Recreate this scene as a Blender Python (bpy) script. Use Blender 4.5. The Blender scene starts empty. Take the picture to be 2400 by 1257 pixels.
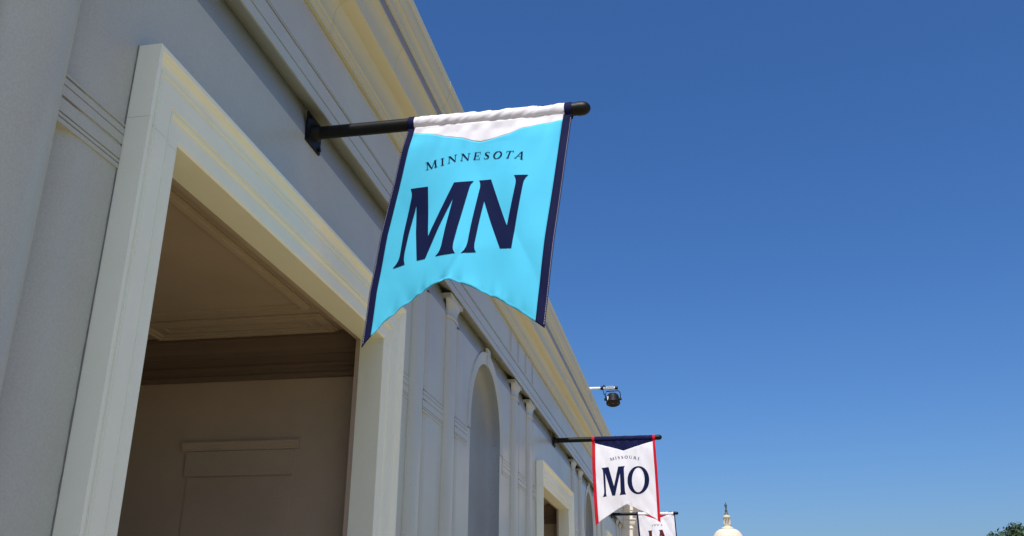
import bpy, bmesh, math, random
from mathutils import Vector, Matrix, noise
from mathutils.geometry import tessellate_polygon

rng = random.Random(7)
scene = bpy.context.scene
C = scene.collection
EYE = 1.6            # camera height above the ground; builders below work from eye level, lifted at the end

# ------------------------------------------------------------------ camera, sky, sun, exposure
cam_d = bpy.data.cameras.new('camera')
cam = bpy.data.objects.new('camera', cam_d)
C.objects.link(cam)
cam_d.sensor_width = 36.0
cam_d.lens = 32.77
cam_d.clip_start = 0.05
cam_d.clip_end = 5000
yaw, pitch, roll = math.radians(10.819), math.radians(21.255), math.radians(0.395)
F = Vector((-math.sin(yaw) * math.cos(pitch), math.cos(yaw) * math.cos(pitch), math.sin(pitch)))
Rt = F.cross(Vector((0, 0, 1))).normalized()
Up = Rt.cross(F)
R2 = math.cos(roll) * Rt + math.sin(roll) * Up
U2 = R2.cross(F)
cam.matrix_world = Matrix(((R2.x, U2.x, -F.x, 0), (R2.y, U2.y, -F.y, 0), (R2.z, U2.z, -F.z, EYE), (0, 0, 0, 1)))
scene.camera = cam

SUN_EL = math.radians(60)
sz = math.sin(SUN_EL)
sx = 0.046 * sz                                   # almost parallel to the facade
to_sun = Vector((sx, -math.sqrt(1 - sz * sz - sx * sx), sz))
sun_d = bpy.data.lights.new('sun', 'SUN')
sun_d.energy = 5.0
sun_d.angle = math.radians(0.53)
sun_d.color = (1.0, 0.95, 0.87)
sun = bpy.data.objects.new('sun', sun_d)
C.objects.link(sun)
sun.rotation_euler = (-to_sun).to_track_quat('-Z', 'Y').to_euler()
sun.location = (0, -10, 30)

world = bpy.data.worlds.new('World')
scene.world = world
world.use_nodes = True
wn = world.node_tree.nodes
wl = world.node_tree.links
bg = wn['Background']
sky = wn.new('ShaderNodeTexSky')
sky.sky_type = 'NISHITA'
sky.sun_disc = False
sky.sun_elevation = SUN_EL
sky.sun_rotation = math.atan2(to_sun.x, to_sun.y)
sky.altitude = 50
sky.air_density = 1.0
sky.dust_density = 2.2
sky.ozone_density = 9.0
hs = wn.new('ShaderNodeHueSaturation')
hs.inputs['Saturation'].default_value = 1.17
hs.inputs['Hue'].default_value = 0.505
wl.new(sky.outputs[0], hs.inputs['Color'])
wl.new(hs.outputs[0], bg.inputs[0])
bg.inputs[1].default_value = 0.137
scene.view_settings.view_transform = 'Standard'
scene.view_settings.look = 'None'
scene.view_settings.exposure = 0.0
scene.view_settings.gamma = 1.0
scene.view_settings.use_curve_mapping = False

# ------------------------------------------------------------------ materials
def mat(name, col, rough=0.6, var=0.0, vscale=3.0, bump=0.0, bscale=200.0, metal=0.0, spec=0.5,
        speck=0.0, sscale=220.0, stretch=(1, 1, 1), coat=0.0, col2=None, trans=0.0):
    m = bpy.data.materials.new(name)
    m.use_nodes = True
    n, l = m.node_tree.nodes, m.node_tree.links
    b = n['Principled BSDF']
    b.inputs['Roughness'].default_value = rough
    b.inputs['Metallic'].default_value = metal
    b.inputs['Specular IOR Level'].default_value = spec
    b.inputs['Coat Weight'].default_value = coat
    b.inputs['Coat Roughness'].default_value = 0.25
    tc = n.new('ShaderNodeTexCoord')
    mp = n.new('ShaderNodeMapping')
    mp.inputs['Scale'].default_value = stretch
    l.new(tc.outputs['Object'], mp.inputs[0])
    c = (*col, 1)
    if var or speck:
        base2 = col2 if col2 else tuple(x * (1 - var) for x in col)
        nz = n.new('ShaderNodeTexNoise')
        nz.inputs['Scale'].default_value = vscale
        nz.inputs['Detail'].default_value = 6
        nz.inputs['Roughness'].default_value = 0.6
        l.new(mp.outputs[0], nz.inputs[0])
        rp = n.new('ShaderNodeValToRGB')
        rp.color_ramp.elements[0].position = 0.35
        rp.color_ramp.elements[1].position = 0.68
        rp.color_ramp.elements[0].color = (*base2, 1)
        rp.color_ramp.elements[1].color = c
        l.new(nz.outputs[0], rp.inputs[0])
        out = rp.outputs[0]
        if speck:
            n2 = n.new('ShaderNodeTexNoise')
            n2.inputs['Scale'].default_value = sscale
            n2.inputs['Detail'].default_value = 2
            l.new(tc.outputs['Object'], n2.inputs[0])
            mr = n.new('ShaderNodeMapRange')
            mr.inputs['From Min'].default_value = 0.3
            mr.inputs['From Max'].default_value = 0.7
            mr.inputs['To Min'].default_value = 1 - speck
            mr.inputs['To Max'].default_value = 1 + speck
            l.new(n2.outputs[0], mr.inputs[0])
            mx = n.new('ShaderNodeMix')
            mx.data_type = 'RGBA'
            mx.blend_type = 'MULTIPLY'
            mx.inputs[0].default_value = 1
            l.new(out, mx.inputs[6])
            l.new(mr.outputs[0], mx.inputs[7])
            out = mx.outputs[2]
        l.new(out, b.inputs['Base Color'])
    else:
        b.inputs['Base Color'].default_value = c
    if bump:
        nb = n.new('ShaderNodeTexNoise')
        nb.inputs['Scale'].default_value = bscale
        nb.inputs['Detail'].default_value = 4
        l.new(tc.outputs['Object'], nb.inputs[0])
        bm_ = n.new('ShaderNodeBump')
        bm_.inputs['Strength'].default_value = bump
        bm_.inputs['Distance'].default_value = 0.01
        l.new(nb.outputs[0], bm_.inputs['Height'])
        l.new(bm_.outputs[0], b.inputs['Normal'])
    if trans:
        t = n.new('ShaderNodeBsdfTranslucent')
        t.inputs[0].default_value = c
        ms = n.new('ShaderNodeMixShader')
        ms.inputs[0].default_value = trans
        l.new(b.outputs[0], ms.inputs[1])
        l.new(t.outputs[0], ms.inputs[2])
        l.new(ms.outputs[0], n['Material Output'].inputs[0])
    return m

M_WALL = mat('printed_stone', (0.475, 0.535, 0.475), 0.33, 0.13, 0.8, 0.05, 60, speck=0.065, sscale=130, spec=0.45, col2=(0.425, 0.455, 0.425))
M_PRINT_SHADE = mat('slate_blue_print_shade', (0.27, 0.325, 0.36), 0.36, 0.15, 1.3, 0.06, 60, speck=0.11, sscale=130)  # the print's shade put into the colour as one even darker tone
M_TRIM = mat('painted_foam_trim', (0.81, 0.89, 0.78), 0.55, 0.035, 5, 0.12, 260, speck=0.03, sscale=300)
M_CORN = mat('cream_cornice', (0.53, 0.55, 0.40), 0.5, 0.06, 2.5, 0.06, 120, speck=0.04, sscale=200, stretch=(6, 0.25, 6))
M_GREY = mat('grey_flashing', (0.25, 0.26, 0.27), 0.45, 0.1, 4)
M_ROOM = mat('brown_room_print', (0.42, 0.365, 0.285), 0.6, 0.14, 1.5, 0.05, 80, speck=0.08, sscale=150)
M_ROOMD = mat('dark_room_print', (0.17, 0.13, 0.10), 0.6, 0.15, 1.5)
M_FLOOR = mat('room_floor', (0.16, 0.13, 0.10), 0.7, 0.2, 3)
M_ROOF = mat('roof_membrane', (0.5, 0.5, 0.48), 0.8, 0.1, 2)
M_BLACK = mat('black_powder_coat', (0.006, 0.008, 0.008), 0.45, 0.3, 20, 0.1, 300, spec=0.2)
M_GROUND = mat('gravel_ground', (0.46, 0.335, 0.17), 0.95, 0.3, 0.6, 0.4, 40, speck=0.25, sscale=60)
M_STONE = mat('cream_painted_stone', (0.80, 0.76, 0.66), 0.6, 0.06, 3)
M_WHITEP = mat('white_pipe', (0.8, 0.8, 0.8), 0.4, 0.1, 9)
M_LAMP = mat('black_lamp_body', (0.010, 0.010, 0.012), 0.55, 0.2, 30, spec=0.2)
M_LENS = mat('amber_lens', (0.75, 0.52, 0.40), 0.25, 0.3, 40)
M_STEEL = mat('galvanised_clamp', (0.6, 0.6, 0.6), 0.35, 0.15, 30, metal=0.8)
M_DOME = mat('dome_paint', (0.62, 0.57, 0.45), 0.7, 0.05, 0.3)
M_BRONZE = mat('green_bronze', (0.055, 0.085, 0.085), 0.55, 0.3, 1.5)
M_DARKW = mat('dark_opening', (0.16, 0.14, 0.11), 0.6)
M_BARK = mat('bark', (0.10, 0.075, 0.055), 0.9, 0.4, 8)
M_LEAF = mat('leaf', (0.05, 0.095, 0.032), 0.55, 0.5, 0.8, trans=0.2)

def cloth(name, col):
    return mat(name, col, 0.75, 0.04, 2.0, 0.10, 900, trans=0.10, spec=0.12)
M_CYAN = cloth('cyan_cloth', (0.095, 0.60, 0.88))
M_WHITE = cloth('white_cloth', (0.83, 0.83, 0.90))
M_NAVY = cloth('navy_cloth', (0.006, 0.009, 0.055))
M_RED = cloth('red_cloth', (0.60, 0.012, 0.03))
M_INK = mat('navy_ink', (0.005, 0.010, 0.052), 0.8, spec=0.08)
M_INK2 = mat('dark_navy_ink', (0.007, 0.012, 0.055), 0.8, spec=0.08)
M_MAROON = mat('maroon_ink', (0.085, 0.018, 0.016), 0.8, spec=0.08)
M_THREAD = mat('pale_thread', (0.45, 0.45, 0.55), 0.8)

# ------------------------------------------------------------------ helpers
def link_mesh(name, verts, faces, m, parent=None, smooth=False, auto=None):
    me = bpy.data.meshes.new(name)
    me.from_pydata([tuple(v) for v in verts], [], [tuple(f) for f in faces])
    me.validate()
    me.update()
    me.materials.append(m)
    if smooth:
        me.polygons.foreach_set('use_smooth', [True] * len(me.polygons))
    o = bpy.data.objects.new(name, me)
    C.objects.link(o)
    if parent:
        o.parent = parent
    return o

class MB:
    def __init__(s):
        s.v = []; s.f = []
    def add(s, vs, fs):
        k = len(s.v)
        s.v += [tuple(p) for p in vs]
        s.f += [tuple(i + k for i in q) for q in fs]
        return s
    def box(s, x0, x1, y0, y1, z0, z1):
        vs = [(x, y, z) for x in (x0, x1) for y in (y0, y1) for z in (z0, z1)]
        return s.add(vs, [(0, 1, 3, 2), (4, 6, 7, 5), (0, 4, 5, 1), (2, 3, 7, 6), (0, 2, 6, 4), (1, 5, 7, 3)])
    def quad(s, a, b, c, d):
        return s.add([a, b, c, d], [(0, 1, 2, 3)])
    def prism_y(s, prof, y0, y1, closed=True, caps=True):      # prof: list of (x,z)
        n = len(prof)
        vs = [(x, y0, z) for x, z in prof] + [(x, y1, z) for x, z in prof]
        fs = [(i, (i + 1) % n, n + (i + 1) % n, n + i) for i in range(n if closed else n - 1)]
        if closed and caps:
            fs += [tuple(range(n - 1, -1, -1)), tuple(range(n, 2 * n))]
        return s.add(vs, fs)
    def prism_x(s, prof, x0, x1, closed=True):                  # prof: list of (y,z)
        n = len(prof)
        vs = [(x0, y, z) for y, z in prof] + [(x1, y, z) for y, z in prof]
        fs = [(i, (i + 1) % n, n + (i + 1) % n, n + i) for i in range(n if closed else n - 1)]
        if closed:
            fs += [tuple(range(n - 1, -1, -1)), tuple(range(n, 2 * n))]
        return s.add(vs, fs)
    def tube(s, pts, rads, n=16, caps=True):
        pts = [Vector(p) for p in pts]
        if not hasattr(rads, '__len__'):
            rads = [rads] * len(pts)
        k = len(s.v)
        for i, p in enumerate(pts):
            d = (pts[min(i + 1, len(pts) - 1)] - pts[max(i - 1, 0)]).normalized()
            a = d.cross(Vector((0, 0, 1)) if abs(d.z) < 0.9 else Vector((1, 0, 0))).normalized()
            b = d.cross(a)
            for j in range(n):
                t = 2 * math.pi * j / n
                s.v.append(tuple(p + rads[i] * (math.cos(t) * a + math.sin(t) * b)))
        for i in range(len(pts) - 1):
            for j in range(n):
                s.f.append((k + i * n + j, k + i * n + (j + 1) % n, k + (i + 1) * n + (j + 1) % n, k + (i + 1) * n + j))
        if caps:
            s.f.append(tuple(k + j for j in range(n - 1, -1, -1)))
            e = k + (len(pts) - 1) * n
            s.f.append(tuple(e + j for j in range(n)))
        return s
    def lathe(s, prof, n=32, c=(0, 0, 0), a0=0.0, a1=2 * math.pi, sy=1.0):   # prof: (r,z)
        full = abs(a1 - a0 - 2 * math.pi) < 1e-6
        m = n if full else n + 1
        k = len(s.v)
        for r, z in prof:
            for j in range(m):
                t = a0 + (a1 - a0) * j / n
                s.v.append((c[0] + r * math.cos(t), c[1] + r * sy * math.sin(t), c[2] + z))
        for i in range(len(prof) - 1):
            for j in range(n):
                j2 = (j + 1) % m
                s.f.append((k + i * m + j, k + i * m + j2, k + (i + 1) * m + j2, k + (i + 1) * m + j))
        return s
    def build(s, name, m, parent=None, smooth=False):
        o = link_mesh(name, s.v, s.f, m, parent, smooth)
        bm = bmesh.new(); bm.from_mesh(o.data)
        bmesh.ops.remove_doubles(bm, verts=bm.verts, dist=1e-6)
        bmesh.ops.recalc_face_normals(bm, faces=bm.faces)
        bm.to_mesh(o.data); bm.free()
        if smooth:
            o.data.set_sharp_from_angle(angle=math.radians(38))
        return o

def empty(name, loc=(0, 0, 0)):
    o = bpy.data.objects.new(name, None)
    o.empty_display_size = 0.2
    C.objects.link(o)
    o.location = loc
    return o

def tag(o, label=None, cat=None, group=None, kind=None):
    if label: o['label'] = label
    if cat: o['category'] = cat
    if group: o['group'] = group
    if kind: o['kind'] = kind
    return o

# ------------------------------------------------------------------ the ground
g = MB().box(-3000, 3000, -600, 4000, -EYE - 0.5, -EYE).build('ground', M_GROUND)
tag(g, kind='structure')

# ------------------------------------------------------------------ the long pavilion on the left
W = -2.104                       # wall plane
Y_BACK, Y_END = -9.0, 28.4
Z_HOL, X_HOL = 2.70, -2.175      # hollow added below the architrave so the wall top falls into shade
Z_ARCH = 2.875                   # underside of the architrave
pav = empty('pavilion', (0, 0, 0))
tag(pav, 'long grey classical pavilion with cream cornice and moulded doorways, filling the left side', 'building')

FR_Y0, FR_Y1, FR_Z, FR_W = 2.872, 6.306, 2.211, 0.303      # portal frame, first bay
OFFS = (0.0, 10.0, 19.62)                                   # bay offsets
NC, NR, NS = 9.61, 0.737, 1.938                             # niche centre, radius, springing
NB = -0.95                                                  # niche foot

# wall sheet pieced round the openings and niches, with real thickness at the reveals
wb = MB()
T = 0.05
# channels added beside the columns to hold a soft shade: (start, width, depth)
SHADE_CHANNELS = [(2.492, 0.17, 0.065)]
for oy in OFFS:
    SHADE_CHANNELS += [(g + oy, 0.15, 0.06) for g in ((7.17, 8.24, 11.475, 12.565) if oy < 15 else (7.17, 8.24))]
def wall_rect(y0, y1, z0, z1):
    y = y0
    for g, cw, cd in [c for c in SHADE_CHANNELS if y0 < c[0] and c[0] + c[1] < y1] + [(None, 0, 0)]:
        e = y1 if g is None else g
        wb.quad((W, y, z0), (W, e, z0), (W, e, z1), (W, y, z1))
        if g is not None:
            wb.quad((W, g, z0), (W - cd, g, z0), (W - cd, g, z1), (W, g, z1))
            for k in range(8):
                f0, f1 = k / 8, (k + 1) / 8
                da, db = cd * (1 - f0) ** 2.2, cd * (1 - f1) ** 2.2
                wb.quad((W - da, g + cw * f0, z0), (W - db, g + cw * f1, z0), (W - db, g + cw * f1, z1), (W - da, g + cw * f0, z1))
            y = g + cw
ycur = Y_BACK
for oy in OFFS:
    a, b, zt = FR_Y0 + oy + 0.2, FR_Y1 + oy - 0.2, FR_Z - 0.2
    wall_rect(ycur, a, -EYE, Z_HOL)
    wall_rect(a, b, zt, Z_HOL)
    ycur = b
    if oy < 15:
        l, r = NC + oy - NR, NC + oy + NR
        wall_rect(ycur, l, -EYE, Z_HOL)
        wall_rect(l, r, -EYE, NB)
        n = 28
        for i in range(n):
            t0, t1 = math.pi - math.pi * i / n, math.pi - math.pi * (i + 1) / n
            ya, za = NC + oy + NR * math.cos(t0), NS + NR * math.sin(t0)
            yb, zb = NC + oy + NR * math.cos(t1), NS + NR * math.sin(t1)
            wb.quad((W, ya, za), (W, yb, zb), (W, yb, Z_HOL), (W, ya, Z_HOL))
        ycur = r
wall_rect(ycur, Y_END, -EYE, Z_HOL)
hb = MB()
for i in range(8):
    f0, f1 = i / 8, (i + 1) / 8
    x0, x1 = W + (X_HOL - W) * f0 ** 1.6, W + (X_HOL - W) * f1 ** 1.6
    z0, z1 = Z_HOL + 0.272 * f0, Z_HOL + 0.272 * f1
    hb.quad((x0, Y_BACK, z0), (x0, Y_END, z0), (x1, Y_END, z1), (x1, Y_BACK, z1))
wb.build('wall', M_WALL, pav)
hb.build('printed_shade_band', M_PRINT_SHADE, pav)  # printed shade under the architrave, carried by the darker colour

# niches: curved back and quarter-dome head
for oy in OFFS[:2]:
    nb_ = MB()
    n, m, dep = 24, 12, 0.22
    cy = NC + oy
    vs, fs = [], []
    rows = [NB + (NS - NB) * i / 4 for i in range(5)]
    for z in rows:
        for j in range(n + 1):
            t = math.pi * j / n
            vs.append((W - dep * math.sin(t) ** 0.4, cy - NR * math.cos(t), z))
    for i in range(4):
        for j in range(n):
            k = i * (n + 1) + j
            fs.append((k, k + 1, k + n + 2, k + n + 1))
    nb_.add(vs, fs)
    fs = []
    # head: sweep half ellipses of shrinking depth along the arch
    vs = []
    for i in range(n + 1):
        t = math.pi * i / n
        py, pz = -NR * math.cos(t), NR * math.sin(t)
        for j in range(m + 1):
            f = (j / m) ** 1.6              # from the rim (0) to the back axis (1)
            rr = math.cos(f * math.pi / 2)
            vs.append((W - dep * math.sin(f * math.pi / 2) ** 0.4, cy + py * rr, NS + pz * rr))
    for i in range(n):
        for j in range(m):
            k = i * (m + 1) + j
            fs.append((k, k + 1, k + m + 2, k + m + 1))
    nb_.add(vs, fs)
    # floor of the niche
    vs = [(W, cy, NB)] + [(W - dep * math.sin(math.pi * j / n) ** 0.4, cy - NR * math.cos(math.pi * j / n), NB) for j in range(n + 1)]
    nb_.add(vs, [(0, j + 1, j + 2) for j in range(n)])
    nic = nb_.build('niche', M_PRINT_SHADE, pav, smooth=True)  # printed shade of the recess, carried by the darker colour
    # archivolt
    prof = [(0.0, 0.0), (0.0, 0.018), (0.012, 0.024), (0.05, 0.024), (0.055, 0.032), (0.10, 0.034), (0.108, 0.044), (0.13, 0.044), (0.134, 0.0)]
    am = MB(); vs = []; fs = []
    path = [(-1, NS - 0.09)] + [None] * 33
    k = len(prof)
    nst = 32
    for i in range(nst + 1):
        t = math.pi - math.pi * i / nst
        for (q, d) in prof:
            vs.append((W + d * 0.3, cy + (NR + q) * math.cos(t), NS + (NR + q) * math.sin(t)))
    for i in range(nst):
        for j in range(k - 1):
            fs.append((i * k + j, i * k + j + 1, (i + 1) * k + j + 1, (i + 1) * k + j))
    am.add(vs, fs)
    for sgn in (-1, 1):                       # short straight legs down to the string course
        vs = []
        for z in (NS, 1.846):
            for (q, d) in prof:
                vs.append((W + d * 0.3, cy + sgn * (NR + q), z))
        am.add(vs, [(j, j + 1, k + j + 1, k + j) for j in range(k - 1)])
    am.build('archivolt', M_WALL, nic, smooth=True)
    kz0, kz1 = NS + NR - 0.012, NS + NR + 0.185
    km = MB().add([(W, cy - 0.06, kz0), (W, cy + 0.06, kz0), (W, cy + 0.088, kz1), (W, cy - 0.088, kz1),
                   (W + 0.018, cy - 0.055, kz0), (W + 0.018, cy + 0.055, kz0), (W + 0.022, cy + 0.082, kz1 - 0.004), (W + 0.022, cy - 0.082, kz1 - 0.004)],
                  [(0, 1, 5, 4), (1, 2, 6, 5), (2, 3, 7, 6), (3, 0, 4, 7), (4, 5, 6, 7)])
    km.build('keystone', M_WALL, nic)

# columns of shallow relief with capitals
CA, CP = 0.178, 0.072
def column(y, CA=0.178, CP=0.072, name='column'):
    cm = MB()
    n = 28
    vs = []
    zs = [(-EYE, 1.0), (-0.6, 1.0), (1.2, 0.975), (2.66, 0.93)]
    for z, k in zs:
        for j in range(n + 1):
            t = math.pi * j / n
            e = 0.85                       # a fuller curve than a plain ellipse
            vs.append((W + CP * k * (math.sin(t) ** e), y - CA * k * math.cos(t), z))
    fs = [(i * (n + 1) + j, i * (n + 1) + j + 1, (i + 1) * (n + 1) + j + 1, (i + 1) * (n + 1) + j) for i in range(3) for j in range(n)]
    cm.add(vs, fs)
    c = cm.build(name, M_WALL, pav, smooth=True)
    kp = [(0.93, 2.655), (1.0, 2.66), (1.04, 2.668), (1.04, 2.680), (0.99, 2.688), (0.94, 2.694), (0.93, 2.75), (0.97, 2.756),
          (0.97, 2.768), (1.0, 2.775), (1.14, 2.805), (1.2, 2.825), (1.2, 2.832)]
    km = MB(); vs = []
    for k, z in kp:
        for j in range(n + 1):
            t = math.pi * j / n
            vs.append((W + (CP + 0.004) * k * (math.sin(t) ** 0.85) + (0.006 if k > 1.1 else 0.0), y - CA * k * math.cos(t), z))
    fs = [(i * (n + 1) + j, i * (n + 1) + j + 1, (i + 1) * (n + 1) + j + 1, (i + 1) * (n + 1) + j) for i in range(len(kp) - 1) for j in range(n)]
    km.add(vs, fs)
    km.box(X_HOL, W + CP + 0.010, y - CA * 1.27, y + CA * 1.27, 2.832, 2.8725)
    km.build('capital', M_WALL, c, smooth=True)
    return c
cols = [1.18, 2.285]
for oy in OFFS:
    for y in ((6.935, 7.985, 11.17, 12.25) if oy < 15 else (6.935, 7.985)):
        cols.append(y + oy)
for y in cols:
    column(y, *((0.172, 0.12) if y < 3 else (0.178, 0.050)))

# string course in lengths between columns, frames and niches
def incised(z_top, z_bot, proud, lines, back):
    # closed profile (depth, z) of a flat band cut by narrow grooves, shaped to shade into dark lines
    p = [(back, z_top), (proud, z_top)]
    for z, w, d in sorted(lines, reverse=True):
        p += [(proud, z + w / 2), (proud - d, z + w / 2 - 0.001), (proud - d, z - w / 2 + 0.001), (proud, z - w / 2)]
    return p + [(proud, z_bot), (back, z_bot)]
SC = incised(1.842, 1.652, 0.006, [(1.828, 0.010, 0.024), (1.796, 0.005, 0.016), (1.750, 0.012, 0.026), (1.690, 0.006, 0.02), (1.672, 0.006, 0.02)], -0.12)
spans = [(-9, 1.04), (1.32, 2.15), (2.496, 2.87)]
for oy in OFFS:
    spans += [(6.307 + oy, 6.79 + oy), (7.174 + oy, 7.84 + oy)]
    if oy < 15:
        spans += [(8.244 + oy, NC - NR - 0.136 + oy), (NC + NR + 0.136 + oy, 11.02 + oy), (11.479 + oy, 12.10 + oy), (12.569 + oy, (22.49 if oy > 5 else 12.87))]
for a, b in spans:
    MB().prism_y([(W + d, z) for d, z in SC], a, b).build('string_course', M_WALL, pav, smooth=False)

# architrave, frieze
E0, E1 = Y_BACK, Y_END
AX = -2.025
ap = incised(3.088, Z_ARCH, AX, [(2.944, 0.009, 0.03), (3.056, 0.014, 0.036), (3.074, 0.005, 0.02)], X_HOL - 0.01)
ap = [(x, z + 0.097) if (x < X_HOL and z < 2.9) else (x, z) for x, z in ap]
ap.insert(len(ap) - 1, (AX - 0.012, Z_ARCH + 0.002))
MB().prism_y(ap, E0, E1).build('architrave', M_WALL, pav)
fz = MB().prism_y([(W - 0.05, 3.088), (AX, 3.088), (AX, 3.384), (W - 0.05, 3.384)], E0, E1).build('frieze', M_WALL, pav)
for oy in (-10.0,) + OFFS[:2]:
    for k, y in enumerate((10.49, 10.56, 10.99, 11.06, 11.52, 11.59, 12.06, 12.13)):
        MB().box(AX, AX + 0.006, y + oy, y + oy + 0.022, 3.10, 3.375).build('frieze_strip', M_WALL, fz)

# cornice: real mouldings
def curve(p, q, bulge, n=6):
    out = []
    for i in range(1, n):
        t = i / n
        nx, nz = -(q[1] - p[1]), (q[0] - p[0])
        L = math.hypot(nx, nz)
        b = bulge * math.sin(math.pi * t)
        out.append((p[0] + (q[0] - p[0]) * t + nx / L * b, p[1] + (q[1] - p[1]) * t + nz / L * b))
    return out
bed = [(W, 3.388), (-2.000, 3.388), (-2.000, 3.420), (-1.992, 3.424), (-1.992, 3.456), (-1.984, 3.464)]
bed += curve((-1.984, 3.464), (-1.952, 3.610), 0.016) + [(-1.952, 3.610), (-1.944, 3.612)]
bed += [(-1.886, 3.640), (-1.874, 3.650), (-1.874, 3.680), (W, 3.680)]
def lengths(prof, name, run, start):
    # moulding set in lengths with hairline joints, each a touch out of line with the next
    y = E0
    nxt = E0 + start
    while y < E1 - 0.01:
        e = min(nxt, E1)
        dx, dz = rng.uniform(-0.0012, 0.0012), rng.uniform(-0.0008, 0.0008)
        MB().prism_y([(x + (dx if x > W else 0), z + (dz if x > W else 0)) for x, z in prof], y, e - 0.002).build(name, M_CORN, pav, smooth=True)
        y, nxt = e, e + run
lengths(bed, 'cornice_bed_mould', 2.44, 1.3)
cov = [(W, 3.681), (-1.882, 3.681)] + curve((-1.882, 3.681), (-1.846, 3.870), 0.018) + [(-1.846, 3.870), (-1.838, 3.874), (-1.838, 3.894), (W, 3.894)]
lengths(cov, 'cornice_cove', 3.05, 2.2)
MB().prism_y([(W, 3.895), (-1.842, 3.895), (-1.842, 3.975), (W, 3.975)], E0, E1).build('cornice_flashing', M_GREY, pav)
cym = [(W, 3.976), (-1.834, 3.976), (-1.834, 4.010), (-1.828, 4.014)]
cym += curve((-1.828, 4.014), (-1.818, 4.110), 0.012, 4) + [(-1.818, 4.110), (-1.812, 4.114), (-1.812, 4.134)]
cym += curve((-1.812, 4.134), (-1.798, 4.240), -0.010, 5) + [(-1.798, 4.240), (-1.790, 4.246), (-1.790, 4.315), (W - 0.4, 4.33)]
lengths(cym + [(W - 0.4, 3.976)], 'cornice_cyma', 2.44, 0.9)
# roof and back of the building
MB().box(-9.0, W - 0.401, E0, E1, 3.9, 4.20).build('roof', M_ROOF, pav)
MB().box(-9.0, -8.9, E0, E1, -EYE, 3.899).build('back_wall', M_WALL, pav)

# portals
FP = [(0.0, W - 0.01), (0.0, -2.0), (0.020, -2.0), (0.024, -2.004), (0.028, -2.010)]
FP += [(0.036, -2.022), (0.050, -2.030), (0.066, -2.034), (0.074, -2.034), (0.076, -2.027), (0.084, -2.027), (0.087, -2.036), (0.094, -2.036), (0.097, -2.032)]
FP += [(0.185, -2.033), (0.189, -2.042), (0.197, -2.042), (0.200, -2.035), (0.207, -2.036), (0.212, -2.048), (0.218, -2.049), (0.288, -2.051), (0.296, -2.053), (0.303, -2.060), (0.303, -2.232), (0.20, -2.232)]
ZJ = 1.876
for oy in OFFS:
    y0, y1 = FR_Y0 + oy, FR_Y1 + oy
    hm = MB(); k = len(FP); vs = []
    for i in range(4):
        for t, x in FP:
            vs.append((x, (y0 + t) if i < 2 else (y1 - t), ZJ if i in (0, 3) else FR_Z - t))
    hm.add(vs, [(i * k + j, i * k + j + 1, (i + 1) * k + j + 1, (i + 1) * k + j) for i in range(3) for j in range(k - 1)])
    h = hm.build('door_frame', M_TRIM, pav)
    tag(h)
    for s in (0, 1):
        jm = MB(); vs = []
        for i, z in enumerate((ZJ - 0.0005, -EYE)):
            for t, x in FP:
                vs.append((x - (0.0006 if x > -2.06 and t > 0 else 0.0), (y0 + t + 0.0006) if s == 0 else (y1 - t - 0.0006), z))
        jm.add(vs, [(j, j + 1, k + j + 1, k + j) for j in range(k - 1)])
        jm.build('jamb', M_TRIM, h)

M_CAULK = mat('caulk_and_gap_shade', (0.20, 0.20, 0.19), 0.8, 0.3, 30)  # ragged caulk, its dark grey also standing for the shadow gap
for oy in OFFS[:2]:
    for yy, sg in ((FR_Y0 + oy, -1), (FR_Y1 + oy, 1)):
        cb_ = MB(); vs = []
        for i in range(161):
            z = -EYE + (FR_Z + EYE) * i / 160
            w_ = 0.004 + 0.004 * max(0.0, noise.noise(Vector((z * 5.0, yy, 0)))) + 0.003 * noise.noise(Vector((z * 17.0, yy, 3)))
            vs += [(W + 0.0012, yy + sg * max(0.0015, w_), z), (W + 0.005, yy + sg * 0.0004, z)]
        cb_.add(vs, [(2 * i, 2 * i + 1, 2 * i + 3, 2 * i + 2) for i in range(160)])
        cb_.build('caulk_shadow_bead', M_CAULK, pav)

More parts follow.
